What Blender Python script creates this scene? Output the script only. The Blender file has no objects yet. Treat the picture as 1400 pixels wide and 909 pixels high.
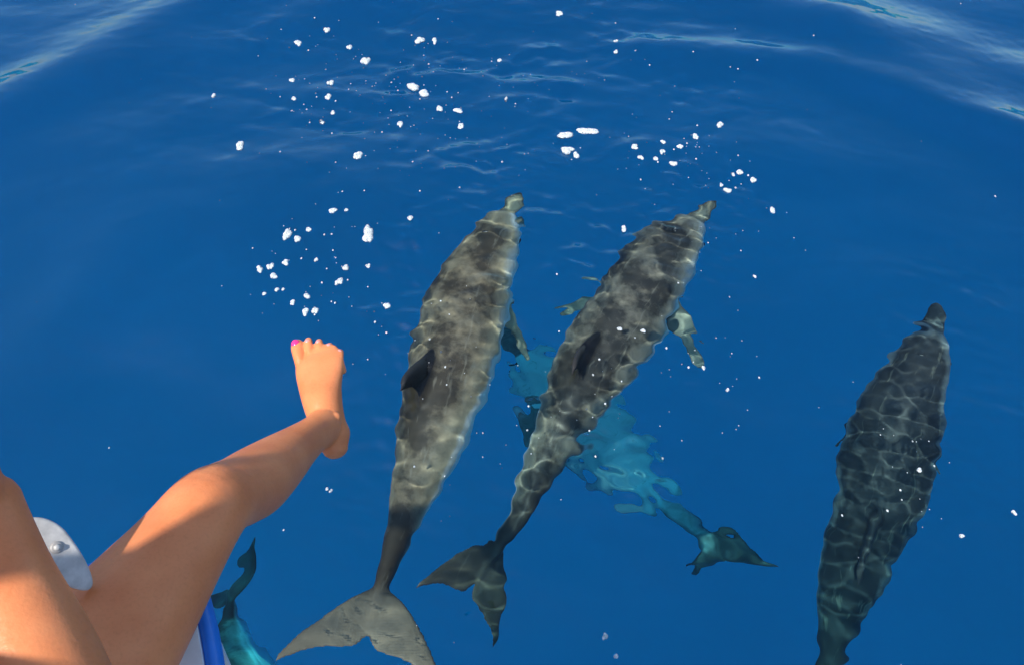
import bpy, bmesh, math, random
import numpy as np
from mathutils import Vector, Matrix

random.seed(7)
rng = np.random.RandomState(11)
sc = bpy.context.scene
col = sc.collection

# ------------------------------------------------------------------ camera
CAM = Vector((0.0, 0.0, 2.4))
PITCH = math.radians(55.0)
FPX = 1050.0                       # focal length in pixels of the 1400 px wide frame
cd = bpy.data.cameras.new('camera')
cd.sensor_width = 36.0
cd.lens = FPX / 1400.0 * 36.0
cd.clip_start = 0.02
cd.clip_end = 6000
cam = bpy.data.objects.new('camera', cd)
col.objects.link(cam)
cam.location = CAM
cam.rotation_euler = (math.pi / 2 - PITCH, 0, 0)
sc.camera = cam

# ------------------------------------------------------------------ sky and sun
SUN_AZ = math.radians(133)          # degrees to the left of straight ahead
SUN_EL = math.radians(58)
to_sun = Vector((-math.sin(SUN_AZ) * math.cos(SUN_EL), math.cos(SUN_AZ) * math.cos(SUN_EL), math.sin(SUN_EL)))
w = bpy.data.worlds.new('World')
sc.world = w
w.use_nodes = True
nt = w.node_tree
bg = nt.nodes['Background']
sky = nt.nodes.new('ShaderNodeTexSky')
sky.sky_type = 'NISHITA'
sky.sun_disc = False
sky.sun_elevation = SUN_EL
sky.sun_rotation = -SUN_AZ
sky.dust_density = 0.9
sky.ozone_density = 3.0
sky.air_density = 1.0
nt.links.new(sky.outputs['Color'], bg.inputs['Color'])
bg.inputs['Strength'].default_value = 0.15
sl = bpy.data.lights.new('sun', 'SUN')
sl.energy = 3.6
sl.angle = math.radians(1.6)
sl.color = (1.0, 0.95, 0.87)
sl.cycles.is_caustics_light = True
so = bpy.data.objects.new('sun', sl)
col.objects.link(so)
so.rotation_euler = to_sun.to_track_quat('Z', 'Y').to_euler()
so.location = (0, 0, 20)

sc.view_settings.view_transform = 'Standard'
sc.view_settings.look = 'None'
sc.view_settings.gamma = 1.0
sc.view_settings.exposure = 0.64
sc.view_settings.use_curve_mapping = False
sc.cycles.use_denoising = True
sc.cycles.max_bounces = 10
sc.cycles.transmission_bounces = 8
sc.cycles.sample_clamp_indirect = 4.0
sc.cycles.caustics_refractive = True
sc.cycles.caustics_reflective = False

# ------------------------------------------------------------------ helpers
CP, SP = math.cos(PITCH), math.sin(PITCH)
def ray(px, py):
    x = (px - 700.0) / FPX
    y = (454.5 - py) / FPX
    return Vector((x, CP + y * SP, -SP + y * CP))
def at(px, py, depth):             # a point at this distance along the optical axis
    return CAM + ray(px, py) * depth
def at_z(px, py, z):               # a point on a level above the water
    d = ray(px, py)
    return CAM + d * ((z - CAM.z) / d.z)
def under(px, py, z):              # a point below the water, its rays bent at the surface
    s = at_z(px, py, 0.0)
    d = ray(px, py).normalized()
    n = Vector((0, 0, 1)); eta = 1 / 1.333
    c = -d.dot(n)
    t = eta * d + (eta * c - math.sqrt(1 - eta * eta * (1 - c * c))) * n
    return s + t * (z / t.z)

def link(name, me, parent=None, mat=None):
    o = bpy.data.objects.new(name, me)
    col.objects.link(o)
    if mat is not None and me is not None and not me.materials:
        me.materials.append(mat)
    if parent is not None:
        o.parent = parent
    return o
def tag(o, label=None, cat=None, group=None, kind=None):
    if label: o['label'] = label
    if cat: o['category'] = cat
    if group: o['group'] = group
    if kind: o['kind'] = kind
    return o
def receiver(o):
    o.cycles.is_caustics_receiver = True
    return o
def smooth(me):
    me.polygons.foreach_set('use_smooth', np.ones(len(me.polygons), dtype=bool))
    me.update()

class Soup:
    """collects closed shapes; later fused into one skin"""
    def __init__(s): s.v = []; s.f = []
    def add(s, v, f):
        o = len(s.v); s.v += [tuple(p) for p in v]; s.f += [tuple(i + o for i in q) for q in f]
    def loft(s, rings):            # rings: list of lists of points, capped with fans
        n = len(rings[0]); v = []; f = []
        for r in rings: v += r
        for i in range(len(rings) - 1):
            for j in range(n):
                k = (j + 1) % n
                f.append((i * n + j, i * n + k, (i + 1) * n + k, (i + 1) * n + j))
        a = len(v); v.append(sum((Vector(p) for p in rings[0]), Vector()) / n)
        b = len(v); v.append(sum((Vector(p) for p in rings[-1]), Vector()) / n)
        for j in range(n):
            k = (j + 1) % n
            f.append((a, k, j)); f.append((b, (len(rings) - 1) * n + j, (len(rings) - 1) * n + k))
        s.add(v, f)
    def mesh(s, name):
        me = bpy.data.meshes.new(name); me.from_pydata(s.v, [], s.f); me.update(); return me

def fuse(soup, name, voxel, smooth_iter=6, factor=0.5):
    """voxel-fuse overlapping closed shapes into one continuous skin"""
    me = soup.mesh(name + '_raw')
    bm = bmesh.new(); bm.from_mesh(me); bmesh.ops.recalc_face_normals(bm, faces=bm.faces); bm.to_mesh(me); bm.free()
    o = bpy.data.objects.new(name + '_raw', me); col.objects.link(o)
    m = o.modifiers.new('r', 'REMESH'); m.mode = 'VOXEL'; m.voxel_size = voxel; m.adaptivity = 0
    if smooth_iter:
        q = o.modifiers.new('s', 'SMOOTH'); q.iterations = smooth_iter; q.factor = factor
    dg = bpy.context.evaluated_depsgraph_get(); dg.update()
    out = bpy.data.meshes.new_from_object(o.evaluated_get(dg))
    out.name = name
    bpy.data.objects.remove(o); bpy.data.meshes.remove(me)
    smooth(out)
    return out

def coords(me):
    a = np.empty(len(me.vertices) * 3); me.vertices.foreach_get('co', a); return a.reshape(-1, 3)
def set_coords(me, a):
    me.vertices.foreach_set('co', np.ascontiguousarray(a).ravel()); me.update()

def limb(soup, pts, n=44, sub=6):
    """pts: (centre, r_side, r_front, r_back, front_vector); smooth tapered tube with an uneven section"""
    P = [Vector(p[0]) for p in pts]
    R = [np.array(p[1:4], float) for p in pts]
    F = [Vector(p[4]) for p in pts]
    def cr(a, b, c, d, t): return 0.5 * ((2 * b) + (c - a) * t + (2 * a - 5 * b + 4 * c - d) * t * t + (3 * b - a - 3 * c + d) * t ** 3)
    C = []; RR = []; FF = []
    m = len(P)
    for i in range(m - 1):
        i0, i3 = max(i - 1, 0), min(i + 2, m - 1)
        for k in range(sub):
            t = k / sub
            C.append(cr(P[i0], P[i], P[i + 1], P[i3], t)); RR.append(np.maximum(cr(R[i0], R[i], R[i + 1], R[i3], t), 0.0008)); FF.append(F[i].lerp(F[i + 1], t))
    C.append(P[-1]); RR.append(R[-1]); FF.append(F[-1])
    rings = []
    for i, c in enumerate(C):
        ax = (C[min(i + 1, len(C) - 1)] - C[max(i - 1, 0)]).normalized()
        fr = FF[i]; fr = (fr - ax * fr.dot(ax)).normalized(); sd = ax.cross(fr)
        rs, rf, rb = RR[i]
        ring = []
        for j in range(n):
            a = 2 * math.pi * j / n
            ca, sa = math.cos(a), math.sin(a)
            ring.append(c + sd * (rs * ca) + fr * ((rf if sa > 0 else rb) * sa))
        rings.append(ring)
    # rounded ends
    def cap(ring, nxt):
        c = sum(ring, Vector()) / n
        d = (c - sum(nxt, Vector()) / n).normalized()
        r = sum((p - c).length for p in ring) / n
        return [[c + (p - c) * math.cos(q) + d * r * math.sin(q) * .8 for p in ring] for q in (1.35, 1.0, .5)]
    rings = cap(rings[0], rings[1]) + rings + cap(rings[-1], rings[-2])[::-1]
    soup.loft(rings)

# ---- materials
def new_mat(name):
    m = bpy.data.materials.new(name); m.use_nodes = True
    return m, m.node_tree.nodes, m.node_tree.links, m.node_tree.nodes['Principled BSDF']
def plain(name, c, rough=.5, metal=0., noise=.12, scale=30., bump=0.):
    m, N, L, b = new_mat(name)
    tc = N.new('ShaderNodeTexCoord'); nz = N.new('ShaderNodeTexNoise'); nz.inputs['Scale'].default_value = scale; nz.inputs['Detail'].default_value = 6
    L.new(tc.outputs['Object'], nz.inputs['Vector'])
    r = N.new('ShaderNodeValToRGB')
    r.color_ramp.elements[0].position = .3; r.color_ramp.elements[1].position = .7
    r.color_ramp.elements[0].color = tuple(x * (1 - noise) for x in c) + (1,)
    r.color_ramp.elements[1].color = tuple(min(1, x * (1 + noise * .6)) for x in c) + (1,)
    L.new(nz.outputs['Fac'], r.inputs['Fac']); L.new(r.outputs['Color'], b.inputs['Base Color'])
    b.inputs['Roughness'].default_value = rough; b.inputs['Metallic'].default_value = metal
    if bump:
        bp = N.new('ShaderNodeBump'); bp.inputs['Strength'].default_value = bump; bp.inputs['Distance'].default_value = .002
        L.new(nz.outputs['Fac'], bp.inputs['Height']); L.new(bp.outputs['Normal'], b.inputs['Normal'])
    return m

# ------------------------------------------------------------------ the sea
def axis_coords(lo, hi, step, far, grow=1.16):
    core = list(np.arange(lo, hi + 1e-6, step))
    a = []; s = step; x = lo
    while x > -far: s *= grow; x -= s; a.append(x)
    b = []; s = step; x = core[-1]
    while x < far: s *= grow; x += s; b.append(x)
    return np.array(a[::-1] + core + b)

def wave_bank(n, lmin, lmax, slope, main_dir, spread, r):
    out = []
    for i in range(n):
        lam = lmin * (lmax / lmin) ** r.rand()
        th = main_dir + r.randn() * spread
        k = 2 * math.pi / lam
        out.append((k * math.cos(th), k * math.sin(th), slope * (0.6 + .8 * r.rand()) / k / math.sqrt(n), r.rand() * 6.28))
    return out
def eval_bank(bank, X, Y):
    h = np.zeros_like(X)
    for kx, ky, a, p in bank: h += a * np.sin(kx * X + ky * Y + p)
    return h

R1 = np.random.RandomState(5)
SWELL = wave_bank(7, 1.6, 5.0, .070, 1.2, .5, R1)
MID = wave_bank(30, .22, 1.0, .095, 1.4, .7, R1)
FINE = wave_bank(56, .038, .19, .30, 1.45, .60, R1)
CAP = wave_bank(30, .12, .34, .055, 1.5, .9, R1)
RIP = wave_bank(30, .09, .36, .26, 1.7, .5, R1)
MASKB = [(kx, ky, .27, p) for kx, ky, a_, p in wave_bank(14, .25, .9, 1.0, 0, 3, R1)]

def seg_dist(X, Y, a, b):
    ax, ay = a; bx, by = b
    dx, dy = bx - ax, by - ay
    t = np.clip(((X - ax) * dx + (Y - ay) * dy) / (dx * dx + dy * dy), 0, 1)
    px, py = ax + t * dx, ay + t * dy
    side = ((X - ax) * -dy + (Y - ay) * dx) / math.hypot(dx, dy)
    return np.hypot(X - px, Y - py), side, t

def smooth01(x): x = np.clip(x, 0, 1); return x * x * (3 - 2 * x)

# crests of the bow wave, drawn out where they stand on the sea: (points, height, width)
def crest(pix): return [tuple(at_z(x, y, 0)[:2]) for x, y in pix]
CRESTS = [
    (crest([(-160, 260), (0, 165), (95, 105), (200, 45), (330, -20), (480, -80)]), .064, .24),
    (crest([(180, 95), (330, 55), (450, 10), (560, -40)]), .032, .18),
    (crest([(880, 70), (1010, 78), (1110, 92), (1200, 125), (1290, 165), (1420, 205), (1560, 300)]), .044, .135),
    (crest([(1140, 40), (1260, 110), (1370, 170), (1500, 260)]), .058, .26),
    (crest([(930, -30), (1080, 10), (1250, 50), (1420, 110)]), .050, .25),
    (crest([(-60, 600), (30, 520), (110, 420), (170, 360)]), .026, .2),
]
DOLPHIN_TRACKS = []      # filled below: (x, y, radius) where backs press up against the surface

def sea_height(X, Y):
    h = eval_bank(SWELL, X, Y); calm = np.zeros_like(X)
    for pts, hh, ww in CRESTS:
        best = np.full(X.shape, 9e9)
        for a, b in zip(pts[:-1], pts[1:]):
            d, s, t = seg_dist(X, Y, a, b)
            best = np.minimum(best, d)
        h = h + hh * np.exp(-(best / ww) ** 2)
        calm = np.maximum(calm, np.exp(-(best / .45) ** 2))
    return h + eval_bank(MID, X, Y) * (1 - .68 * calm)

def sea_detail(X, Y):
    mk = eval_bank(MASKB, X, Y)
    mk = smooth01(.5 + .36 * mk / .707)
    # churned patch ahead of the dolphins
    c = at_z(640, 110, 0)
    rip = np.exp(-(((X - c.x) / 1.25) ** 2 + ((Y - c.y) / .75) ** 2))
    h = eval_bank(RIP, X, Y) * rip * (.35 + .65 * mk) + eval_bank(CAP, X, Y) * (.25 + .75 * mk) * np.exp(-((X / 1.9) ** 2 + ((Y - 2.2) / 2.0) ** 2))
    # rings pushed out by the two heads
    for px, py, r0, lam, sl_ in ((655, 285, .42, .105, .14), (905, 300, .36, .095, .11), (760, 150, .55, .13, .11)):
        q = at_z(px, py, 0); rr_ = np.hypot(X - q.x, (Y - q.y) * .9)
        ang = np.arctan2(Y - q.y, X - q.x)
        h = h + sl_ * lam / 6.28 * np.sin(6.28 * rr_ / lam + 1.3 * np.sin(3 * ang)) * np.exp(-((rr_ - r0) / .17) ** 2) * smooth01(.3 + .8 * np.sin(ang + .4)) * mk
    near = np.zeros_like(X)
    for x, y, r, k_ in DOLPHIN_TRACKS:
        near = np.maximum(near, k_ * np.exp(-(((X - x) ** 2 + (Y - y) ** 2) / (r * r)) ** 2))
    h = h + eval_bank(FINE, X, Y) * (.10 + 1.0 * near * (.42 + .58 * mk) + .45 * rip * mk)
    return h

def build_sea(step=.0082, drop=0.0, body=False):
    xs = axis_coords(-2.6, 2.9, step, 1500)
    ys = axis_coords(0.5, 5.2, step, 1500)
    X, Y = np.meshgrid(xs, ys)
    H = sea_height(X, Y)
    inner = (np.abs(X) < 12) & (Y > -8) & (Y < 16)
    D = np.zeros_like(X)
    if not body:
        D[inner] = sea_detail(X[inner], Y[inner])
    H = H + D
    # calm the waves where the mesh can no longer carry them
    far = np.clip(1 - (np.hypot(X, Y - 3) - 10) / 30, 0, 1)
    H = H * far - drop
    ny, nx = X.shape
    top = np.stack([X, Y, H], -1).reshape(-1, 3)
    idx = np.arange(nx * ny).reshape(ny, nx)
    q = np.stack([idx[:-1, :-1], idx[:-1, 1:], idx[1:, 1:], idx[1:, :-1]], -1).reshape(-1, 4)
    me = bpy.data.meshes.new('water_body' if body else 'water')
    if not body:
        sides = np.zeros((0, 4), int); tris = np.zeros((0, 3), int); verts = top
    else:   # sides and floor close the body of water
        ring = np.concatenate([idx[0, :-1], idx[:-1, -1], idx[-1, :0:-1], idx[:0:-1, 0]])
        low = top[ring].copy(); low[:, 2] = -6.0
        base = len(top); m = len(ring)
        a = ring; b = np.roll(ring, -1); lo = base + np.arange(m); lob = np.roll(lo, -1)
        sides = np.stack([a, lo, lob, b], -1)
        verts = np.concatenate([top, low, [[0, 0, -6.0]]])
        tris = np.stack([np.full(m, len(verts) - 1), lob, lo], -1)
    nq = len(q) + len(sides)
    me.vertices.add(len(verts)); me.vertices.foreach_set('co', verts.ravel())
    loops = np.concatenate([q.ravel(), sides.ravel(), tris.ravel()])
    me.loops.add(len(loops)); me.loops.foreach_set('vertex_index', loops.astype(np.int32))
    me.polygons.add(nq + len(tris))
    st = np.concatenate([np.arange(nq) * 4, nq * 4 + np.arange(len(tris)) * 3])
    me.polygons.foreach_set('loop_start', st.astype(np.int32))
    sm = np.zeros(nq + len(tris), bool); sm[:len(q)] = True
    me.update(calc_edges=True); me.validate()
    me.polygons.foreach_set('use_smooth', sm)
    if body:
        m_, N, L, b_ = new_mat('sea_blue'); N.remove(b_)
        va = N.new('ShaderNodeVolumeAbsorption'); va.inputs['Density'].default_value = 1.2; va.inputs['Color'].default_value = (0.0, .93, .971, 1)
        L.new(va.outputs[0], N['Material Output'].inputs['Volume'])
        o = link('deep_water', me, None, m_); o['kind'] = 'structure'
        return o
    m_, N, L, b_ = new_mat('sea_water')
    N.remove(b_)
    g = N.new('ShaderNodeBsdfGlass'); g.inputs['IOR'].default_value = 1.333; g.inputs['Roughness'].default_value = 0
    g.inputs['Color'].default_value = (1, 1, 1, 1)
    out = N['Material Output']
    L.new(g.outputs[0], out.inputs['Surface'])
    o = link('water', me, None, m_)
    o['kind'] = 'structure'
    o.cycles.is_caustics_caster = True
    return o

# ------------------------------------------------------------------ dolphins
LEN = 2.1
def dolphin_rest():
    s = Soup()
    prof = [  # s, half width, up, down, centre z
        (.000, .010, .008, .008, -.030), (.012, .025, .016, .018, -.030), (.035, .035, .021, .024, -.029), (.062, .044, .028, .030, -.026),
        (.074, .054, .038, .036, -.022), (.085, .068, .064, .044, -.018), (.105, .080, .086, .060, -.012), (.135, .100, .098, .080, -.006), (.18, .122, .116, .105, 0),
        (.25, .146, .136, .138, 0), (.33, .160, .148, .160, 0), (.42, .163, .150, .166, 0), (.51, .150, .142, .155, 0), (.60, .122, .124, .124, 0),
        (.69, .086, .098, .088, .0), (.77, .054, .074, .064, .0), (.84, .034, .052, .044, 0), (.90, .024, .036, .030, 0), (.945, .022, .024, .022, 0), (.985, .018, .012, .012, 0)]
    n = 28; rings = []
    S = np.array(prof); ss = np.linspace(0, .985, 70) ** 1.0
    ss = np.unique(np.concatenate([ss, S[:, 0]]))
    for q in ss:
        r = [np.interp(q, S[:, 0], S[:, k]) for k in range(1, 5)]
        rings.append([Vector((q * LEN, r[0] * math.cos(a), r[3] + (r[1] if math.sin(a) > 0 else r[2]) * math.sin(a))) for a in np.linspace(0, 2 * math.pi, n, endpoint=False)])
    s.loft(rings)
    def foil(stations):  # (le point, te point, half thickness, normal)
        rr = []
        for le, te, th, nn in stations:
            le, te, nn = Vector(le), Vector(te), Vector(nn)
            ring = []
            for k in range(16):
                a = 2 * math.pi * k / 16
                c = .5 - .5 * math.cos(a)
                t = th * (1.9 * math.sqrt(max(c, 0)) * (1 - c) + .04) * (1 if math.sin(a) >= 0 else -1)
                ring.append(le.lerp(te, c) + nn * t)
            rr.append(ring)
        s.loft(rr)
    # tail flukes: swept lobes with a notch between
    for sg in (1, -1):
        st = []
        for u in np.linspace(0, 1, 12):
            y = .222 * u
            le = .900 + .060 * u + .075 * u ** 2.2
            te = .990 + .030 * (1 - math.exp(-u * 11)) + .030 * u ** 2 - .010 * math.sin(u * math.pi)
            te = max(te, le + .008)
            st.append(((le * LEN, sg * y, .0), (te * LEN, sg * y, 0), .019 * (1 - .72 * u) + .003, (0, 0, 1)))
        foil(st)
    # dorsal fin, hooked back
    st = []
    for u in np.linspace(0, 1, 12):
        z = .10 + .185 * u
        le = .43 + .075 * u + .045 * u ** 2.5
        te = .60 - .030 * math.sin(u * math.pi) * 1.2 + .012 * u ** 2 - .022 * u
        te = max(te, le + .006)
        st.append(((le * LEN, 0, z), (te * LEN, 0, z), .030 * (1 - .70 * u) + .003, (0, 1, 0)))
    foil(st)
    # flippers
    for sg in (1, -1):
        st = []
        for u in np.linspace(0, 1, 10):
            d = Vector((.20 * u + .10 * u * u, sg * (.095 + .20 * u), -.075 - .10 * u))
            ch = .125 * (1 - .18 * u - .62 * u ** 3)
            le = Vector((.245 * LEN, 0, 0)) + d
            st.append((le, le + Vector((ch, sg * -.018, 0)), .019 * (1 - .7 * u) + .003, (.0, sg * .35, .93)))
        foil(st)
    me = fuse(s, 'dolphin_rest', .0085, 5)
    return me

REST = None
def smoothstep(e0, e1, x): return smooth01((x - e0) / (e1 - e0))

def dolphin_pigment(P):
    """own colouring from the rest pose: 0 white belly .. 1 dark cape; second channel marks fins"""
    x, y, z = P[:, 0] / LEN, P[:, 1], P[:, 2]
    dip = .055 * np.exp(-((x - .43) / .14) ** 2) + .03 * np.sin(x * 9)
    v = z + dip
    pig = -.45 + .93 * smoothstep(-.03, .05, v) + .40 * smoothstep(.05, .13, v)
    tail = smoothstep(.70, .90, x)
    pig = np.maximum(pig, tail * (.55 + .3 * (z > 0)))
    fin = (z > .160).astype(float)
    flip = (np.abs(y) > .128) & (x < .5) & (x > .2) & (z < -.055) & ((np.abs(y) / .158) ** 2 + (z / .160) ** 2 > 1.05)
    pig = np.where(flip, .60, pig)
    pig = np.maximum(pig, .80 * (1 - smoothstep(.07, .10, x)))
    pig = np.maximum(pig, fin)
    pig = np.where(z > -.01, pig - .10 * (1 - smoothstep(.30, .45, x)) + .26 * smoothstep(.46, .56, x) * (1 - smoothstep(.93, .95, x)), pig)
    flk = smoothstep(.90, .935, x)
    return pig, np.maximum(fin, flk * 0), flk

def catmull(P, t):
    n = len(P) - 1
    i = np.clip(np.floor(t).astype(int), 0, n - 1); f = (t - i)[:, None]
    a = P[np.clip(i - 1, 0, n)]; b = P[i]; c = P[i + 1]; d = P[np.clip(i + 2, 0, n)]
    a = np.where((i == 0)[:, None], 2 * b - c, a); d = np.where((i == n - 1)[:, None], 2 * c - b, d)
    return .5 * (2 * b + (c - a) * f + (2 * a - 5 * b + 4 * c - d) * f ** 2 + (3 * b - a - 3 * c + d) * f ** 3)

def make_dolphin(spine, rolls, girth, mat, label, group, strength=1.0, dark=0.0, splay=1.0):
    """spine: world points from snout to fluke notch; rolls: degrees about the body axis at those points"""
    global REST
    if REST is None: REST = dolphin_rest()
    P = np.array([tuple(p) for p in spine]); n = len(P) - 1
    t = np.linspace(0, n, 400); C = catmull(P, t)
    seg = np.linalg.norm(np.diff(C, axis=0), axis=1); arc = np.concatenate([[0], np.cumsum(seg)]); total = arc[-1]
    U = np.linspace(0, total, 300)
    C = np.stack([np.interp(U, arc, C[:, k]) for k in range(3)], -1)
    rl = np.radians(np.interp(np.interp(U, arc, t), np.arange(n + 1), rolls))
    T = np.gradient(C, axis=0); T /= np.linalg.norm(T, axis=1)[:, None]
    up = np.tile([0., 0., 1.], (300, 1)); up -= T * (up * T).sum(1)[:, None]; up /= np.linalg.norm(up, axis=1)[:, None]
    sd = np.cross(up, T)
    u2 = up * np.cos(rl)[:, None] + sd * np.sin(rl)[:, None]
    s2 = sd * np.cos(rl)[:, None] - up * np.sin(rl)[:, None]
    def warp(V):
        sx = V[:, 0] / LEN * total
        def it(A): return np.stack([np.interp(sx, U, A[:, k]) for k in range(3)], -1)
        over = np.maximum(sx - total, 0)[:, None]
        return it(C) + it(T) * over + it(s2) * (V[:, 1:2] * girth) + it(u2) * (V[:, 2:3] * girth)
    base = C[150].copy()
    root = bpy.data.objects.new('dolphin', None); col.objects.link(root)
    root.empty_display_size = .2; root.location = base
    tag(root, label, 'dolphin', group)
    me = REST.copy(); me.name = 'dolphin_body'
    V = coords(REST)
    W = V.copy(); ay = np.abs(V[:, 1]); fl = (ay > .125) & (V[:, 0] < .5 * LEN) & (V[:, 2] < -.05) & ((ay / .158) ** 2 + (V[:, 2] / .160) ** 2 > 1.02)
    W[fl, 1] = np.sign(V[fl, 1]) * (.125 + (ay[fl] - .125) * splay)
    set_coords(me, warp(W) - base)
    pig, fin, flk = dolphin_pigment(V)
    pig = pig + dark * (pig > .3); flk = flk * (1 - 3 * dark); fin = fin * (1 - 4 * dark)
    at_ = me.color_attributes.new('pigment', 'FLOAT_COLOR', 'POINT')
    cc = np.ones((len(V), 4)); cc[:, 0] = pig; cc[:, 1] = fin; cc[:, 2] = flk
    at_.data.foreach_set('color', cc.ravel())
    rp = me.attributes.new('rest', 'FLOAT_VECTOR', 'POINT'); rp.data.foreach_set('vector', V.ravel())
    smooth(me)
    b = link('body', me, root, mat); receiver(b)
    # eyes and blowhole
    def bead(name, c, r, sq):
        bm = bmesh.new(); bmesh.ops.create_uvsphere(bm, u_segments=12, v_segments=8, radius=1)
        for v in bm.verts: v.co = Vector((v.co.x * r * sq[0], v.co.y * r * sq[1], v.co.z * r * sq[2])) + Vector(c)
        m = bpy.data.meshes.new(name); bm.to_mesh(m); bm.free()
        set_coords(m, warp(coords(m)) - base); smooth(m)
        receiver(link(name, m, root, MATS['dolphin_dark']))
    bead('eye', (.128 * LEN, .092, -.022), .011, (1.2, .6, .9)); bead('eye', (.128 * LEN, -.092, -.022), .011, (1.2, .6, .9))
    bead('blowhole', (.155 * LEN, 0, .1035), .012, (.5, 1.2, .2))
    if strength:
        for q in range(8, 300, 14):
            x = q / 300
            DOLPHIN_TRACKS.append((C[q][0], C[q][1], (.20 + .20 * math.sin(min(x * 1.25, 1) * math.pi)) * girth, strength * (1 - .55 * float(smooth01(np.array((x - .35) / .35))))))
    return root

def dolphin_material(name, back, mid, belly, fluke=(.21, .185, .135)):
    m, N, L, b = new_mat(name)
    a = N.new('ShaderNodeAttribute'); a.attribute_name = 'pigment'
    rest = N.new('ShaderNodeAttribute'); rest.attribute_name = 'rest'
    sep = N.new('ShaderNodeSeparateColor'); L.new(a.outputs['Color'], sep.inputs['Color'])
    nz = N.new('ShaderNodeTexNoise'); nz.inputs['Scale'].default_value = 5; nz.inputs['Detail'].default_value = 7; nz.inputs['Roughness'].default_value = .62
    L.new(rest.outputs['Vector'], nz.inputs['Vector'])
    ad = N.new('ShaderNodeMath'); ad.operation = 'MULTIPLY_ADD'; ad.inputs[1].default_value = 1.3
    sub = N.new('ShaderNodeMath'); sub.operation = 'SUBTRACT'; sub.inputs[1].default_value = .66
    L.new(nz.outputs['Fac'], ad.inputs[0]); L.new(sep.outputs['Red'], sub.inputs[0]); L.new(sub.outputs[0], ad.inputs[2])
    r = N.new('ShaderNodeValToRGB'); e = r.color_ramp.elements
    e[0].position = .14; e[0].color = belly + (1,)
    e[1].position = .92; e[1].color = back + (1,)
    q = e.new(.50); q.color = mid + (1,)
    q = e.new(.74); q.color = tuple(.45 * x + .55 * y for x, y in zip(mid, back)) + (1,)
    L.new(ad.outputs[0], r.inputs['Fac'])
    # scuffs: thin rake marks
    n2 = N.new('ShaderNodeTexNoise'); n2.inputs['Scale'].default_value = 5; n2.inputs['Detail'].default_value = 3
    mp = N.new('ShaderNodeMapping'); mp.inputs['Scale'].default_value = (1.2, 9, 9)
    L.new(rest.outputs['Vector'], mp.inputs['Vector']); L.new(mp.outputs['Vector'], n2.inputs['Vector'])
    rr = N.new('ShaderNodeValToRGB'); rr.color_ramp.elements[0].position = .62; rr.color_ramp.elements[1].position = .72
    L.new(n2.outputs['Fac'], rr.inputs['Fac'])
    mx = N.new('ShaderNodeMix'); mx.data_type = 'RGBA'; mx.inputs['B'].default_value = (.36, .33, .26, 1)
    mf = N.new('ShaderNodeMath'); mf.operation = 'MULTIPLY'; mf.inputs[1].default_value = .35
    L.new(rr.outputs['Color'], mf.inputs[0]); L.new(mf.outputs[0], mx.inputs['Factor']); L.new(r.outputs['Color'], mx.inputs['A'])
    # dark dorsal fin, brownish flukes
    m2 = N.new('ShaderNodeMix'); m2.data_type = 'RGBA'; m2.inputs['B'].default_value = (.018, .02, .022, 1)
    L.new(sep.outputs['Green'], m2.inputs['Factor']); L.new(mx.outputs['Result'], m2.inputs['A'])
    m3 = N.new('ShaderNodeMix'); m3.data_type = 'RGBA'; m3.inputs['B'].default_value = fluke + (1,)
    fm = N.new('ShaderNodeMath'); fm.operation = 'MULTIPLY'; fm.inputs[1].default_value = .75
    L.new(sep.outputs['Blue'], fm.inputs[0]); L.new(fm.outputs[0], m3.inputs['Factor']); L.new(m2.outputs['Result'], m3.inputs['A'])
    L.new(m3.outputs['Result'], b.inputs['Base Color'])
    b.inputs['Roughness'].default_value = .45; b.inputs['Specular IOR Level'].default_value = .15
    return m

MATS = {}
MATS['dolphin'] = dolphin_material('dolphin_skin', (.058, .047, .033), (.48, .40, .27), (.88, .88, .86))
MATS['dolphin_grey'] = dolphin_material('grey_dolphin_skin', (.040, .042, .046), (.34, .345, .335), (.90, .90, .90), (.06, .065, .07))
MATS['dolphin_slate'] = dolphin_material('slate_dolphin_skin', (.046, .042, .036), (.42, .375, .29), (.88, .88, .86), (.085, .078, .062))
MATS['dolphin_dark'] = plain('dolphin_eye', (.012, .012, .013), .3)

G = 'dolphins swimming ahead of the bow'
def U(*p): return under(*p)
make_dolphin([U(707, 262, -.16), U(680, 318, -.17), U(650, 385, -.20), U(625, 460, -.22), U(605, 540, -.24), U(580, 630, -.25), U(550, 715, -.23), U(522, 800, -.16), U(500, 880, -.10)],
             [-8, -12, -16, -18, -20, -18, -10, -2, 4], 1.13, MATS['dolphin'],
             'brown-grey dolphin beside the bare foot, its pale tail fluke fully spread', G, 1.0, 0, .55)
make_dolphin([U(978, 272, -.16), U(945, 300, -.18), U(895, 365, -.21), U(850, 435, -.24), U(805, 510, -.28), U(768, 585, -.32), U(736, 642, -.35), U(704, 712, -.38), U(645, 812, -.40)],
             [0, -4, -8, -10, -8, 4, 16, 34, 54], 1.08, MATS['dolphin_slate'],
             'brown-grey dolphin with dark dorsal fin above the upturned turquoise-bellied one', G, 1.0, 0.04, 1.25)
make_dolphin([U(1284, 412, -.26), U(1278, 450, -.28), U(1250, 520, -.33), U(1222, 600, -.42), U(1200, 690, -.55), U(1175, 780, -.74), U(1145, 870, -.94), U(1115, 950, -1.08), U(1085, 1020, -1.2)],
             [-6, -6, -10, -12, -10, -8, -4, 0, 0], 1.03, MATS['dolphin_grey'],
             'mottled dark dolphin swimming alone, apart from the others, its tail leading down deep', G, .45, .20, .35)
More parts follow.
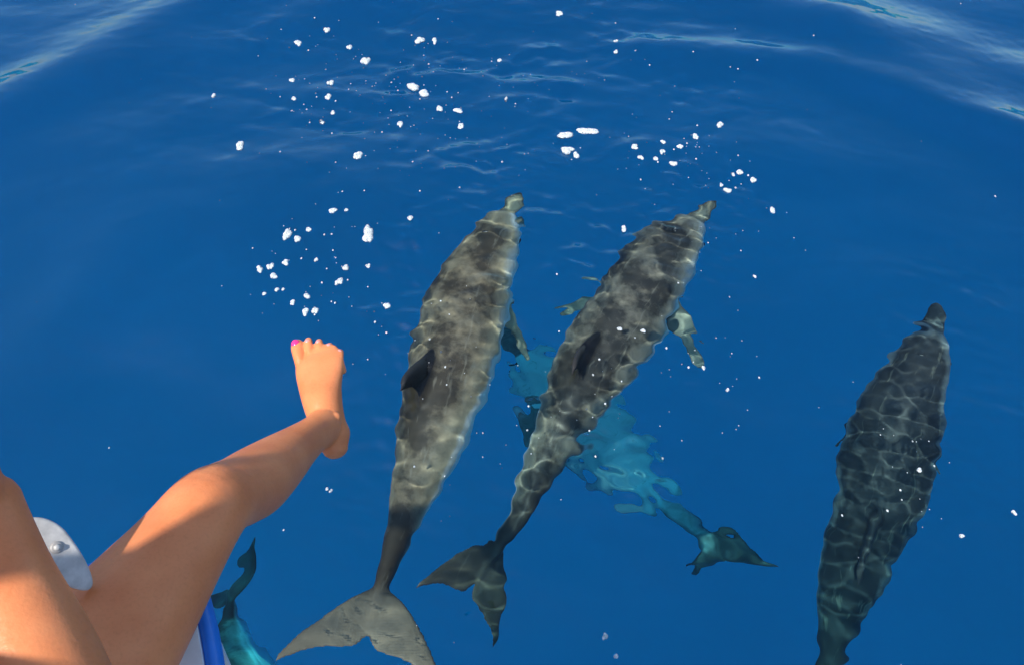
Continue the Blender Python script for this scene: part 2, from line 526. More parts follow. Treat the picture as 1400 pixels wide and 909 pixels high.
make_dolphin([U(690, 445, -1.12), U(725, 490, -1.12), U(778, 552, -1.14), U(835, 612, -1.16), U(888, 668, -1.18), U(932, 712, -1.22), U(966, 742, -1.28), U(990, 765, -1.34)],
             [185, 185, 182, 180, 175, 160, 130, 100], 1.25, MATS['dolphin_grey'],
             'upside-down dolphin with turquoise-looking white belly crossing beneath another dolphin', G, 0)
for px, py in ((735, 515), (800, 560), (840, 600), (880, 640), (920, 690), (950, 725)):
    p = at_z(px, py, 0); DOLPHIN_TRACKS.append((p.x, p.y, .2, 1.0 if px < 900 else .2))
make_dolphin([U(350, 1200, -2.3), U(350, 1120, -2.3), U(345, 1020, -2.3), U(338, 940, -2.3), U(328, 880, -2.3), U(322, 840, -2.3), U(318, 815, -2.3), U(315, 795, -2.3)],
             [52, 52, 52, 50, 48, 46, 48, 52], 1.2, MATS['dolphin_grey'],
             'dim blue-green dolphin deep beside the boat, its tail pointing towards the knee', G, 0)

sea = build_sea()
build_sea(.08, -.03, True)
# added sheet: its colour stands in for light scattered back by deep water
m, N, L, b = new_mat('deep_blue')
b.inputs['Base Color'].default_value = (.05, .42, .62, 1); b.inputs['Roughness'].default_value = 1; b.inputs['Specular IOR Level'].default_value = 0
nz = N.new('ShaderNodeTexNoise'); nz.inputs['Scale'].default_value = .45; nz.inputs['Detail'].default_value = 3
tc = N.new('ShaderNodeTexCoord'); L.new(tc.outputs['Object'], nz.inputs['Vector'])
rr = N.new('ShaderNodeValToRGB'); rr.color_ramp.elements[0].color = (.01, .54, .64, 1); rr.color_ramp.elements[1].color = (.01, .74, .86, 1)  # blotchy tones paint uneven underwater light into the sheet
L.new(nz.outputs['Fac'], rr.inputs['Fac']); L.new(rr.outputs['Color'], b.inputs['Base Color'])
me = bpy.data.meshes.new('backscatter_sheet')
me.from_pydata([(-1400, -1400, -4.5), (1400, -1400, -4.5), (1400, 1400, -4.5), (-1400, 1400, -4.5)], [], [(0, 1, 2, 3)])
sb = link('backscatter_sheet', me, None, m); sb['kind'] = 'structure'

# ------------------------------------------------------------------ the boat
BA = Vector((-.468, .335, 0)); BF = Vector((.20, .98, 0)).normalized(); BR = Vector((BF.y, -BF.x, 0))
DECK = 1.42
BT = np.array([(0, 0), (.004, .03), (.012, .05), (.033, .080), (.067, .108), (.118, .145), (.25, .215), (.5, .32), (1, .5), (2, .85), (3, 1.15), (4.5, 1.45), (6, 1.6)])
BD = [0, .002, .006, .012, .022, .035, .05, .07, .095, .125, .17, .22, .3, .4, .55, .75, 1, 1.4, 2, 3, 4.5, 6]
def half_beam(d): return .93 * float(np.interp(d, BT[:, 0], BT[:, 1]))
def boat_pt(d, v, z): return BA - BF * d + BR * v + Vector((0, 0, z))
def build_boat():
    root = bpy.data.objects.new('boat', None); col.objects.link(root); root.location = boat_pt(1.5, 0, 0)
    tag(root, 'white boat bow with blue rubbing strake under the sitting person', 'boat')
    off = root.location
    levels = [(DECK - .012, 0, 1, 0), (DECK - .045, 0.0, 1, 0), (1.15, .05, .93, 0), (.7, .16, .82, 0), (.25, .28, .68, 0), (-.1, .42, .5, 0), (-.45, .75, .28, 0), (-.62, 1.2, .06, 0)]
    verts = []; faces = []; n = 2 * len(BD) - 1
    for z, set_, k, _ in levels:
        row = [(d, half_beam(d)) for d in BD]
        pts = [boat_pt(set_ + d * (6 - set_) / 6, -b * k, z) for d, b in row[::-1]] + [boat_pt(set_ + d * (6 - set_) / 6, b * k, z) for d, b in row[1:]]
        verts += [tuple(p - off) for p in pts]
    for i in range(len(levels) - 1):
        for j in range(n - 1):
            faces.append((i * n + j, (i + 1) * n + j, (i + 1) * n + j + 1, i * n + j + 1))
    me = bpy.data.meshes.new('hull'); me.from_pydata(verts, [], faces); smooth(me)
    receiver(link('hull', me, root, plain('gelcoat', (.80, .80, .78), .25, 0, .05, 12)))
    # deck, cambered a little, with a rounded lip
    verts = []; faces = []; K = 9
    for d in BD:
        b = max(half_beam(d) - .004, .001)
        for k in range(K):
            u = -1 + 2 * k / (K - 1)
            verts.append(tuple(boat_pt(d + .004, b * u, DECK + .012 * min(b / .3, 1) * (1 - u * u)) - off))
    for i in range(len(BD) - 1):
        for k in range(K - 1):
            faces.append((i * K + k, i * K + k + 1, (i + 1) * K + k + 1, (i + 1) * K + k))
    me = bpy.data.meshes.new('deck'); me.from_pydata(verts, [], faces)
    bm = bmesh.new(); bm.from_mesh(me); bmesh.ops.recalc_face_normals(bm, faces=bm.faces)
    r = bmesh.ops.extrude_face_region(bm, geom=bm.faces[:]); 
    for v in [g for g in r['geom'] if isinstance(g, bmesh.types.BMVert)]: v.co.z -= .03
    bmesh.ops.recalc_face_normals(bm, faces=bm.faces); bm.to_mesh(me); bm.free()
    link('deck', me, root, plain('deck_paint', (.78, .78, .75), .55, 0, .08, 60, .15))
    # rubbing strake: half-round blue moulding round the bow
    path = [boat_pt(d, -half_beam(d), DECK - .022) for d in BD[:0:-1]] + [boat_pt(d, half_beam(d), DECK - .022) for d in BD]
    s = Soup(); rings = []
    for i, p in enumerate(path):
        t = (path[min(i + 1, len(path) - 1)] - path[max(i - 1, 0)]).normalized()
        nn = Vector((-t.y, t.x, 0)); up = Vector((0, 0, 1))
        rings.append([p + nn * (.002 + .011 * math.cos(a)) + up * (.018 * math.sin(a)) for a in np.linspace(0, 2 * math.pi, 14, endpoint=False)])
    s.loft([[q - off for q in r_] for r_ in rings]); me = s.mesh('rubbing_strake'); smooth(me)
    link('rubbing_strake', me, root, plain('blue_rubber', (.02, .20, .72), .4, 0, .10, 40))
    return root
boat = build_boat()

def tube(name, path, r, mat, parent=None, n=14):
    s = Soup(); rings = []
    for i, p in enumerate(path):
        t = (path[min(i + 1, len(path) - 1)] - path[max(i - 1, 0)]).normalized()
        a_ = t.cross(Vector((0, 0, 1)) if abs(t.z) < .9 else Vector((1, 0, 0))).normalized(); b_ = t.cross(a_)
        rings.append([p + a_ * (r * math.cos(q)) + b_ * (r * math.sin(q)) for q in np.linspace(0, 2 * math.pi, n, endpoint=False)])
    s.loft(rings); me = s.mesh(name); smooth(me)
    return link(name, me, parent, mat)

# grey cheek plate of the bow roller, a bolt through its middle
def build_roller():
    c = at(63, 745, .80)
    nrm = (CAM - c).normalized() * .8 + Vector((.35, -.1, .2)); nrm.normalize()
    up = Vector((-.1, .25, 1)); up = (up - nrm * up.dot(nrm)).normalized(); sd = up.cross(nrm)
    base = Vector((c.x, c.y, DECK))
    root = bpy.data.objects.new('bow_roller', None); col.objects.link(root); root.location = base
    tag(root, 'worn grey rounded plate with a centre bolt at the bow edge', 'boat fitting')
    bm = bmesh.new(); ring = []
    for k in range(40):
        a = 2 * math.pi * k / 40
        x = .0215 * math.copysign(abs(math.cos(a)) ** .92, math.cos(a)); y = .034 * math.sin(a)
        if math.sin(a) < 0: y *= 1.9; x *= 1 - .25 * abs(math.sin(a))
        ring.append(bm.verts.new(c + sd * x + up * y - base - nrm * .005))
    f = bm.faces.new(ring)
    r = bmesh.ops.extrude_face_region(bm, geom=[f])
    for v in [g for g in r['geom'] if isinstance(g, bmesh.types.BMVert)]: v.co += nrm * .010
    bmesh.ops.recalc_face_normals(bm, faces=bm.faces)
    big = [e for e in bm.edges if any(len(q.verts) > 6 for q in e.link_faces)]
    bmesh.ops.bevel(bm, geom=big, offset=.0028, segments=3, affect='EDGES', profile=.6)
    me = bpy.data.meshes.new('cheek_plate'); bm.to_mesh(me); bm.free(); smooth(me)
    p = link('cheek_plate', me, root, plain('worn_grey', (.52, .50, .47), .55, .0, .28, 70, .3))
    def disc(name, r0, h, z0, mat, seg, off=(0, 0)):
        bm = bmesh.new(); ra = []
        cc = c + up * (-.008 + off[1]) + sd * (off[0] + .005) - base
        prof = [(r0, z0), (r0, z0 + h * .6), (r0 * .75, z0 + h), (.0001, z0 + h)]
        rows = [[bm.verts.new(cc + sd * (rr * math.cos(2 * math.pi * k / seg)) + up * (rr * math.sin(2 * math.pi * k / seg)) + nrm * zz) for k in range(seg)] for rr, zz in prof]
        for i in range(3):
            for k in range(seg): bm.faces.new((rows[i][k], rows[i][(k + 1) % seg], rows[i + 1][(k + 1) % seg], rows[i + 1][k]))
        m = bpy.data.meshes.new(name); bm.to_mesh(m); bm.free(); smooth(m)
        return link(name, m, root, mat)
    steel = plain('steel', (.50, .49, .47), .6, .3, .12, 90)
    disc('washer', .0062, .0018, .005, plain('dark_washer', (.40, .38, .36), .6, .2), 20)
    disc('bolt_head', .0036, .0035, .0065, steel, 6)
    return root
build_roller()

# ------------------------------------------------------------------ the person
def skin_mat():
    m, N, L, b = new_mat('skin')
    tc = N.new('ShaderNodeTexCoord')
    n1 = N.new('ShaderNodeTexNoise'); n1.inputs['Scale'].default_value = 16; n1.inputs['Detail'].default_value = 5
    n2 = N.new('ShaderNodeTexNoise'); n2.inputs['Scale'].default_value = 260; n2.inputs['Detail'].default_value = 4
    for q in (n1, n2): L.new(tc.outputs['Object'], q.inputs['Vector'])
    r = N.new('ShaderNodeValToRGB'); e = r.color_ramp.elements
    e[0].position = .3; e[0].color = (.68, .205, .07, 1); e[1].position = .7; e[1].color = (.80, .285, .11, 1)
    L.new(n1.outputs['Fac'], r.inputs['Fac'])
    r2 = N.new('ShaderNodeValToRGB'); r2.color_ramp.elements[0].position = .25; r2.color_ramp.elements[0].color = (.92, .90, .88, 1); r2.color_ramp.elements[1].position = .5; r2.color_ramp.elements[1].color = (1, 1, 1, 1)
    L.new(n2.outputs['Fac'], r2.inputs['Fac'])
    mx = N.new('ShaderNodeMix'); mx.data_type = 'RGBA'; mx.blend_type = 'MULTIPLY'; mx.inputs['Factor'].default_value = 1
    L.new(r.outputs['Color'], mx.inputs['A']); L.new(r2.outputs['Color'], mx.inputs['B'])
    L.new(mx.outputs['Result'], b.inputs['Base Color'])
    b.inputs['Roughness'].default_value = .40; b.inputs['Specular IOR Level'].default_value = .3
    b.inputs['Subsurface Weight'].default_value = .25
    b.inputs['Subsurface Radius'].default_value = (1.0, .35, .2); b.inputs['Subsurface Scale'].default_value = .006
    bp = N.new('ShaderNodeBump'); bp.inputs['Strength'].default_value = .5; bp.inputs['Distance'].default_value = .0007
    L.new(n2.outputs['Fac'], bp.inputs['Height']); L.new(bp.outputs['Normal'], b.inputs['Normal'])
    return m

def frame(x, z):
    x = Vector(x).normalized(); z = Vector(z); z = (z - x * z.dot(x)).normalized(); return x, z.cross(x), z

def build_person():
    S = Soup()
    SKIN = skin_mat()
    P = Vector((-.61, -.02, 1.535))
    # right leg: over the bow edge, knee bent, foot above the sea
    HIP = Vector((-.52, .0, 1.545)); KNEE = at(288, 692, .975); ANK = at(442, 584, 1.345)
    HEEL = at(466, 614, 1.39); TOE = at(432, 457, 1.465)
    th = KNEE - HIP; sh = ANK - KNEE
    fu = Vector((.05, .10, 1)); fs = Vector((.0, .76, .65))
    limb(S, [(HIP - th * .12, .100, .09, .10, fu), (HIP + th * .15, .098, .085, .085, fu), (HIP + th * .38, .090, .080, .075, fu), (HIP + th * .62, .076, .070, .062, fu),
             (HIP + th * .84, .060, .058, .050, fu), (KNEE - th * .02, .053, .054, .046, fu.lerp(fs, .5)), (KNEE + sh * .09, .050, .047, .048, fs), (KNEE + sh * .20, .049, .042, .056, fs),
             (KNEE + sh * .34, .050, .040, .062, fs), (KNEE + sh * .52, .045, .037, .052, fs), (KNEE + sh * .72, .036, .033, .037, fs), (KNEE + sh * .88, .031, .031, .032, fs), (ANK, .032, .033, .036, fs)])
    kn = KNEE + fu * .017 + Vector((0, .016, 0))
    limb(S, [(kn - th * .10, .028, .026, .03, fu), (kn + sh * .01, .029, .026, .03, fu), (kn + sh * .09, .024, .022, .02, fs)])
    # right foot
    def foot(heel, toe, up, side, nails=None):
        X, Y, Z = frame(toe - heel, up)
        Y = Y * side                       # towards the big toe
        L0 = (toe - heel).length / .240
        O = heel - X * .010
        def q(x, y, z): return O + (X * x + Y * y + Z * z) * L0
        limb(S, [(q(.008, 0, .030), *(np.array([.024, .026, .024]) * L0), Z), (q(.030, 0, .034), *(np.array([.034, .036, .032]) * L0), Z), (q(.055, .001, .036), *(np.array([.032, .040, .030]) * L0), Z),
                 (q(.090, .002, .038), *(np.array([.036, .040, .026]) * L0), Z), (q(.125, .002, .034), *(np.array([.041, .032, .022]) * L0), Z), (q(.158, .000, .027), *(np.array([.047, .024, .019]) * L0), Z),
                 (q(.183, -.001, .021), *(np.array([.048, .019, .017]) * L0), Z), (q(.196, -.001, .018), *(np.array([.044, .014, .013]) * L0), Z)])
        # ankle bones
        for sg in (1, -1):
            limb(S, [(q(.050, sg * .020, .060), .012 * L0, .012 * L0, .012 * L0, Z), (q(.056, sg * .024, .064), .010 * L0, .011 * L0, .011 * L0, Z)])
        # heel tendon
        limb(S, [(q(.026, 0, .055), .014 * L0, .014 * L0, .014 * L0, X), (q(.032, 0, .095), .012 * L0, .014 * L0, .012 * L0, X)])
        spots = []
        for y0, y1, x0, x1, r in ((.033, .036, .172, .247, .0138), (.0105, .0130, .176, .244, .0084), (-.0085, -.0075, .174, .234, .0080), (-.0260, -.0265, .166, .219, .0077), (-.0420, -.0445, .152, .199, .0078)):
            d = x1 - x0
            limb(S, [(q(x0, y0, .018), r * .95 * L0, r * .95 * L0, r * L0, Z), (q(x0 + d * .40, y0 + (y1 - y0) * .4, .022), r * .88 * L0, r * .95 * L0, r * L0, Z),
                     (q(x0 + d * .70, y0 + (y1 - y0) * .7, .020), r * .98 * L0, r * .90 * L0, r * L0, Z), (q(x1 - r * .8, y1, .014), r * .92 * L0, r * .80 * L0, r * .9 * L0, Z)], n=14, sub=4)
            spots.append((q(x0 + d * .83, y1, .0165 + r * .86), r * L0))
        return X, Y, Z, spots
    fx, fy, fz, nails = foot(HEEL, TOE, KNEE - ANK + Vector((.05, 0, 0)), 1)
    # left leg, hanging over the other side of the bow
    H2 = Vector((-.70, -.0, 1.54)); K2 = Vector((-.97, .29, 1.545)); A2 = Vector((-1.06, .43, 1.19))
    t2 = K2 - H2; s2 = A2 - K2; f2 = Vector((-.3, .65, .6))
    limb(S, [(H2 - t2 * .12, .100, .09, .10, fu), (H2 + t2 * .2, .096, .085, .082, fu), (H2 + t2 * .6, .078, .07, .064, fu), (K2 - t2 * .03, .054, .054, .048, fu.lerp(f2, .5)),
             (K2 + s2 * .2, .049, .042, .056, f2), (K2 + s2 * .35, .05, .04, .06, f2), (K2 + s2 * .7, .036, .033, .037, f2), (A2, .032, .033, .036, f2)])
    foot(A2 + Vector((.01, -.04, -.05)), A2 + Vector((-.09, .17, -.06)), Vector((0, .1, 1)), 1 if False else -1)
    # trunk, neck, head
    fw = Vector((.2, .98, 0))
    T = lambda x, y, z: P + BR * x + fw * y + Vector((0, 0, z))
    limb(S, [(T(0, -.01, -.02), .165, .105, .105, fw), (T(0, -.02, .07), .160, .10, .105, fw), (T(0, .02, .19), .125, .085, .085, fw), (T(0, .05, .31), .140, .10, .09, fw), (T(0, .06, .40), .150, .09, .09, fw),
             (T(0, .06, .47), .110, .06, .07, fw), (T(0, .065, .53), .055, .05, .05, fw), (T(0, .085, .60), .050, .048, .05, fw)], n=28)
    hc = T(0, .115, .72)
    limb(S, [(hc + Vector((0, 0, -.095)) + fw * .03, .045, .05, .05, fw), (hc + Vector((0, 0, -.05)), .062, .085, .07, fw), (hc, .073, .092, .092, fw), (hc + Vector((0, 0, .05)), .072, .086, .095, fw), (hc + Vector((0, 0, .09)), .05, .06, .07, fw)], n=24)
    limb(S, [(hc + fw * .090 + Vector((0, 0, .012)), .007, .01, .01, fw), (hc + fw * .105 + Vector((0, 0, -.022)), .013, .012, .01, fw)], n=12)
    for sg in (1, -1):
        limb(S, [(hc + BR * (sg * .072) + Vector((0, 0, .02)), .006, .016, .014, fw), (hc + BR * (sg * .074) + Vector((0, 0, -.025)), .006, .01, .01, fw)], n=10)
    # right arm reaching across to the rail
    SHO = T(.165, .055, .445); ELB = at(104, 1040, .56); WRI = at(-24, 682, .61)
    limb(S, [(SHO - BR * .05, .05, .05, .05, fw), (SHO, .052, .052, .052, fw), (SHO.lerp(ELB, .4), .044, .046, .044, fw), (SHO.lerp(ELB, .85), .038, .038, .038, fw), (ELB, .037, .036, .036, fw)])
    fa = Vector((.6, .3, .7))
    limb(S, [(ELB, .037, .037, .036, fa), (ELB.lerp(WRI, .18), .042, .040, .040, fa), (ELB.lerp(WRI, .4), .040, .036, .036, fa), (ELB.lerp(WRI, .68), .031, .028, .028, fa), (ELB.lerp(WRI, .9), .028, .023, .023, fa), (WRI, .028, .020, .020, fa)])
    def hand(wri, X, Yhint, thumb_side):
        X = Vector(X).normalized(); Y = Vector(Yhint); Y = (Y - X * Y.dot(X)).normalized(); Z = X.cross(Y) * thumb_side
        def q(x, y, z): return wri + X * x + Y * y + Z * z
        limb(S, [(q(-.01, 0, 0), .026, .018, .018, Z), (q(.025, .000, .002), .034, .016, .018, Z), (q(.06, 0, .004), .040, .014, .016, Z), (q(.085, -.002, .003), .039, .012, .013, Z)])
        for y, l, r in ((.029, .92, .0090), (.010, 1.0, .0092), (-.009, .94, .0088), (-.027, .78, .0080)):
            limb(S, [(q(.078, y, .002), r * 1.1, r * 1.1, r * 1.1, Z), (q(.090, y, .004), r * 1.12, r * 1.15, r, Z), (q(.090 + .026 * l, y, -.012), r, r, r, Z), (q(.094 + .020 * l, y * .97, -.040), r * .95, r * .95, r * .95, Z),
                     (q(.080, y * .96, -.056 * (.5 + .5 * l)), r * .9, r * .9, r * .9, Z), (q(.060, y * .95, -.050), r * .8, r * .8, r * .8, Z)], n=12)
        limb(S, [(q(.018, .026, -.004), .014, .013, .013, Z), (q(.045, .043, -.018), .012, .012, .012, Z), (q(.070, .046, -.038), .0105, .0105, .0105, Z), (q(.090, .036, -.056), .009, .0085, .0085, Z)], n=12)
        return q(.082, 0, -.027), Y
    G, RY = hand(WRI, WRI - ELB, Vector((.30, .15, .9)), 1)
    # left arm propped on the deck
    S2 = T(-.165, .055, .445); E2 = Vector((-.90, -.12, 1.74)); W2 = Vector((-.83, -.16, 1.50))
    limb(S, [(S2 + BR * .05, .05, .05, .05, fw), (S2, .052, .052, .052, fw), (S2.lerp(E2, .5), .043, .045, .044, fw), (E2, .036, .036, .036, fw)])
    limb(S, [(E2, .036, .036, .036, fw), (E2.lerp(W2, .3), .040, .038, .038, fw), (E2.lerp(W2, .8), .029, .025, .025, fw), (W2, .027, .02, .02, fw)])
    hand(W2, Vector((.35, .25, -.75)), Vector((.5, -.8, 0)), -1)
    me = fuse(S, 'person_body', .0023, 4, .5)
    root = bpy.data.objects.new('person', None); col.objects.link(root); root.location = P
    tag(root, 'barefoot person sitting on the bow, one tanned leg stretched over the sea', 'person')
    V = coords(me)
    set_coords(me, V - np.array(P))
    body = link('body', me, root, SKIN)
    # clothing: a swimsuit grown off the skin, and hair
    def shell(name, pick, off, mat):
        nrm = np.empty(len(V) * 3); me.vertices.foreach_get('normal', nrm); nrm = nrm.reshape(-1, 3)
        vi = pick(V)
        lv = np.empty(len(me.loops), np.int32); me.loops.foreach_get('vertex_index', lv)
        quads = lv.reshape(-1, 4); keep = vi[quads].all(1); quads = quads[keep]
        used, inv = np.unique(quads, return_inverse=True); inv = inv.reshape(-1, 4)
        m2 = bpy.data.meshes.new(name)
        m2.from_pydata((V[used] - np.array(P) + nrm[used] * off).tolist(), [], inv.tolist()); smooth(m2)
        link(name, m2, root, mat)
    d = lambda Q: (Q - np.array(P)) @ np.array([[BR.x, fw.x, 0], [BR.y, fw.y, 0], [0, 0, 1]])
    def suit(Q):
        q = d(Q); return (np.abs(q[:, 0]) < .19) & (q[:, 2] < .40) & (q[:, 2] > -.2) & (q[:, 1] < .03 + .14 * (q[:, 2] > .06)) & (np.abs(q[:, 0]) < .165) & (q[:, 1] > -.35) & ((q[:, 2] > .03) | (np.abs(q[:, 0]) < .14))
    shell('swimsuit', suit, .003, plain('navy_cloth', (.02, .03, .08), .7))
    hv = np.array(hc)
    def hair(Q):
        q = d(Q) - d(hv[None])[0]; return (np.linalg.norm(q, axis=1) < .15) & (q[:, 2] > -.07) & ((q[:, 1] < .0) | (q[:, 2] > .055)) & (np.abs(q[:, 0]) < .10)
    shell('hair', hair, .012, plain('brown_hair', (.07, .04, .02), .5, 0, .4, 200, .5))
    # toenails, the big one lacquered pink
    pink = plain('pink_lacquer', (.85, .04, .22), .18, 0, .02); nat = plain('toenail', (.80, .30, .26), .3, 0, .03)
    for k, (p, r) in enumerate(nails):
        bm = bmesh.new(); bmesh.ops.create_uvsphere(bm, u_segments=16, v_segments=10, radius=1)
        for v in bm.verts:
            c = v.co.copy(); v.co = p - P + fx * (c.x * r * .62) + fy * (c.y * r * .66) + fz * (c.z * r * .22 - r * .30 * c.y * c.y - r * .12 * max(c.x, 0) ** 2)
        m = bpy.data.meshes.new('toenail'); bm.to_mesh(m); bm.free(); smooth(m)
        link('toenail', m, root, pink if k == 0 else nat)
    return G, RY
GRIP, RAILDIR = build_person()

# stainless rail the hand holds
def build_pulpit():
    st = plain('stainless', (.66, .66, .65), .18, 1, .06, 80)
    root = bpy.data.objects.new('pulpit_rail', None); col.objects.link(root)
    base = Vector((-.66, .17, DECK)); root.location = base
    tag(root, 'polished steel tube rail gripped by the hand at the bow', 'rail')
    pts = [base + Vector((0, 0, .01)), GRIP - RAILDIR * .12, GRIP, GRIP + RAILDIR * .10, Vector((-.62, .10, 2.02)), Vector((-.95, -.25, 2.06)), Vector((-1.02, -.55, 1.75)), Vector((-1.0, -.62, DECK))]
    A = np.array([tuple(p - base) for p in pts]); C = catmull(A, np.linspace(0, len(A) - 1, 60))
    tube('rail_tube', [Vector(c) for c in C], .0125, st, root)
    for b_ in (pts[0], pts[-1]):
        tube('foot_flange', [b_ - base + Vector((0, 0, -.005)), b_ - base + Vector((0, 0, .006))], .028, st, root)
build_pulpit()

# ------------------------------------------------------------------ foam on the water
def foam_mat():
    m, N, L, b = new_mat('foam')
    tc = N.new('ShaderNodeTexCoord'); v = N.new('ShaderNodeTexVoronoi'); v.inputs['Scale'].default_value = 220
    L.new(tc.outputs['Object'], v.inputs['Vector'])
    bp = N.new('ShaderNodeBump'); bp.inputs['Strength'].default_value = .6; bp.inputs['Distance'].default_value = .002; bp.invert = True
    L.new(v.outputs['Distance'], bp.inputs['Height']); L.new(bp.outputs['Normal'], b.inputs['Normal'])
    n2 = N.new('ShaderNodeTexNoise'); n2.inputs['Scale'].default_value = 170; n2.inputs['Detail'].default_value = 3
    L.new(tc.outputs['Object'], n2.inputs['Vector'])
    rr = N.new('ShaderNodeValToRGB'); rr.color_ramp.elements[0].position = .36; rr.color_ramp.elements[0].color = (.35, .35, .35, 1); rr.color_ramp.elements[1].position = .52
    L.new(n2.outputs['Fac'], rr.inputs['Fac']); L.new(rr.outputs['Color'], b.inputs['Alpha'])
    b.inputs['Base Color'].default_value = (.66, .65, .64, 1); b.inputs['Roughness'].default_value = .35
    b.inputs['Subsurface Weight'].default_value = .4; b.inputs['Subsurface Radius'].default_value = (1, 1, 1); b.inputs['Subsurface Scale'].default_value = .004
    return m
FOAM = foam_mat()
def sea_z(x, y):
    X = np.array([[x]]); Y = np.array([[y]])
    return float(sea_height(X, Y)[0, 0])
BIG = [(565, 116, 20, 12), (578, 125, 18, 9), (801, 182, 38, 11), (773, 188, 21, 11), (778, 209, 24, 12), (787, 215, 9, 9), (505, 330, 19, 27), (498, 74, 17, 11), (573, 51, 15, 9), (594, 51, 8, 9), (547, 169, 9, 12), (601, 147, 9, 9),
       (627, 151, 14, 8), (630, 171, 8, 9), (491, 221, 15, 12), (451, 111, 10, 7), (449, 132, 11, 8), (330, 205, 12, 13), (294, 133, 9, 7), (445, 40, 11, 8), (406, 57, 11, 8), (476, 59, 9, 6), (398, 107, 8, 6), (402, 136, 8, 6), (454, 154, 8, 7), (440, 167, 8, 7),
       (866, 206, 12, 11), (875, 221, 9, 7), (905, 215, 8, 8), (895, 223, 7, 7), (919, 230, 12, 7), (905, 200, 8, 6), (928, 207, 9, 6), (950, 192, 9, 8), (984, 175, 11, 8), (1010, 240, 10, 7), (1001, 243, 6, 6), (1029, 249, 10, 8), (995, 262, 12, 8), (986, 256, 6, 6), (1058, 287, 10, 10),
       (692, 138, 7, 9), (683, 76, 9, 6), (765, 18, 9, 7), (842, 72, 9, 6), (842, 57, 7, 5), (395, 327, 15, 16), (408, 333, 11, 9), (424, 320, 9, 8), (458, 299, 13, 8), (476, 298, 6, 6), (357, 374, 11, 12), (372, 369, 10, 11), (377, 382, 11, 9), (392, 364, 9, 9),
       (473, 370, 14, 11), (464, 387, 12, 13), (433, 361, 8, 8), (402, 417, 9, 8), (421, 407, 11, 8), (420, 429, 11, 12), (433, 426, 11, 11), (530, 420, 11, 10), (504, 367, 8, 6), (363, 406, 6, 6), (380, 400, 7, 6), (389, 399, 7, 6), (442, 657, 8, 9), (449, 661, 8, 7),
       (562, 310, 8, 7), (852, 316, 7, 10), (828, 869, 10, 12), (842, 897, 7, 8), (998, 528, 8, 7), (848, 447, 9, 6), (880, 449, 8, 6), (1256, 643, 8, 7), (1382, 703, 9, 8), (1311, 735, 8, 6), (963, 497, 7, 8), (1032, 374, 7, 6)]
def foam_mesh(name, w, l, seed):
    r = np.random.RandomState(seed)
    bm = bmesh.new()
    k = r.randint(1, 3) if max(w, l) < .02 else r.randint(4, 8)
    for i in range(k):
        c = Vector(((r.rand() - .5) * w * .55, (r.rand() - .5) * l * .55, 0)) if k > 1 else Vector()
        f = 1 if k == 1 else (.5 + .28 * r.rand())
        g = bmesh.ops.create_icosphere(bm, subdivisions=3 if k == 1 else 2, radius=1)
        ph = r.rand(6) * 6.28
        for v in g['verts']:
            a = math.atan2(v.co.y, v.co.x)
            q = 1 + .12 * math.sin(2 * a + ph[0]) + .09 * math.sin(3 * a + ph[1]) + .06 * math.sin(5 * a + ph[2]) + .05 * math.sin(7 * v.co.z + ph[3])
            v.co = Vector((v.co.x * w * .5 * f * q, v.co.y * l * .5 * f * q, v.co.z * min(w, l) * .34 * f)) + c
    me = bpy.data.meshes.new(name); bm.to_mesh(me); bm.free(); smooth(me)
    return me
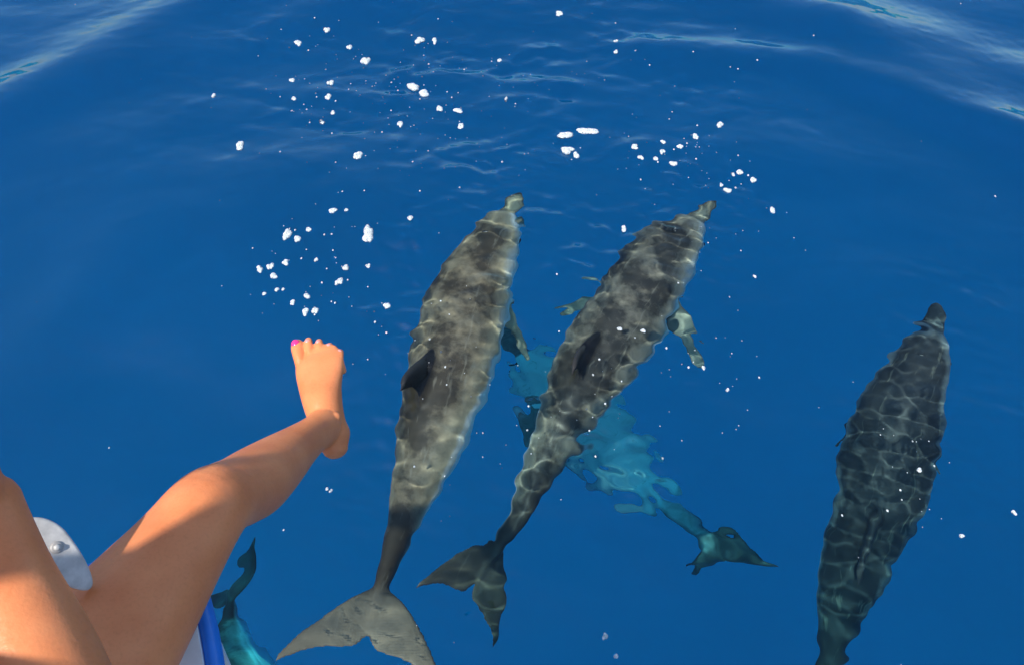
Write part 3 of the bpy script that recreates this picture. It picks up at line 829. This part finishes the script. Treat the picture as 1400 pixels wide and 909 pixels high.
for k, (px, py, sw, shh) in enumerate(BIG):
    p = at_z(px, py, 0); d = (p - CAM); depth = d.y * CP - d.z * SP
    w_ = .85 * sw * depth / FPX; l_ = .8 * shh * depth / FPX / max(.35, -d.normalized().z)
    me = foam_mesh('foam_fleck', w_, l_, 100 + k); 
    o = link('foam_fleck', me, None, FOAM)
    o.location = (p.x, p.y, sea_z(p.x, p.y) + .001); o.rotation_euler.z = 0
    big = max(sw, shh) >= 17
    if big: tag(o, {0: 'small white foam lump joined to a longer streak of foam', 1: 'white foam streak touching a rounder foam lump', 2: 'long white oval of sea foam, the longest of its cluster', 3: 'rounded white foam patch beside the long oval one', 4: 'hooked white foam patch below the long oval one', 6: 'tall ragged white foam patch floating alone between foot and dolphin', 7: 'bright white oval foam blob near the rippled water edge'}.get(k, 'white sea foam patch'), 'foam', 'white foam flecks on the sea')
    else:
        if py < 190 and px < 740: t = 'small white foam fleck on the rippled water ahead of the two paired dolphins'
        elif py < 120: t = 'small foam fleck on smooth water beyond the ripples'
        elif py < 300 and px > 840: t = 'small white foam fleck around the beak of the dolphin above the upside-down one'
        elif px < 570 and py < 440: t = 'small white foam fleck floating just beyond the toes'
        elif px < 460: t = 'tiny foam fleck floating below the heel of the bare foot'
        elif px > 1200: t = 'tiny foam fleck beside the mottled dolphin swimming alone'
        elif py > 840: t = 'tiny foam fleck on open water beyond the tail flukes'
        else: t = 'tiny foam fleck drifting over or between the dolphins'
        tag(o, t, 'foam', 'white foam flecks on the sea')
def specks():
    r = np.random.RandomState(3); s = Soup()
    clouds = [(520, 90, 150, 60, 90), (640, 130, 120, 60, 60), (440, 150, 80, 60, 30), (930, 215, 90, 35, 50), (1000, 300, 60, 60, 25), (430, 370, 70, 60, 40), (980, 500, 90, 80, 25), (520, 470, 60, 60, 18), (880, 100, 160, 50, 25), (800, 560, 90, 90, 30), (1260, 670, 60, 70, 20), (640, 560, 90, 120, 25), (700, 420, 700, 420, 70), (600, 240, 110, 50, 30)]
    for cx, cy, sx, sy, n in clouds:
        for i in range(n):
            px, py = cx + r.randn() * sx * .7, cy + r.randn() * sy * .7
            if not (-20 < px < 1420 and -20 < py < 929): continue
            p = at_z(px, py, 0); rad = .0016 + .0035 * r.rand() ** 3
            z = sea_z(p.x, p.y) + .001
            v = [(p.x + rad * x, p.y + rad * y * (1 + .6 * r.rand()), z + rad * q * .7) for x, y, q in ((1, 0, 0), (.5, .87, 0), (-.5, .87, 0), (-1, 0, 0), (-.5, -.87, 0), (.5, -.87, 0), (.45, .26, .7), (-.45, .26, .7), (0, -.5, .7), (0, 0, 1), (0, 0, -.6))]
            f = [(0, 1, 6), (1, 2, 7, 6), (2, 3, 7), (3, 4, 8, 7), (4, 5, 8), (5, 0, 6, 8), (6, 7, 9), (7, 8, 9), (8, 6, 9)] + [(10, (i_ + 1) % 6, i_) for i_ in range(6)]
            s.add(v, f)
    me = s.mesh('foam_specks'); smooth(me)
    o = link('foam_specks', me, None, FOAM); tag(o, 'tiny white specks of foam and air bubbles scattered over the sea', 'foam', None, 'stuff')
specks()
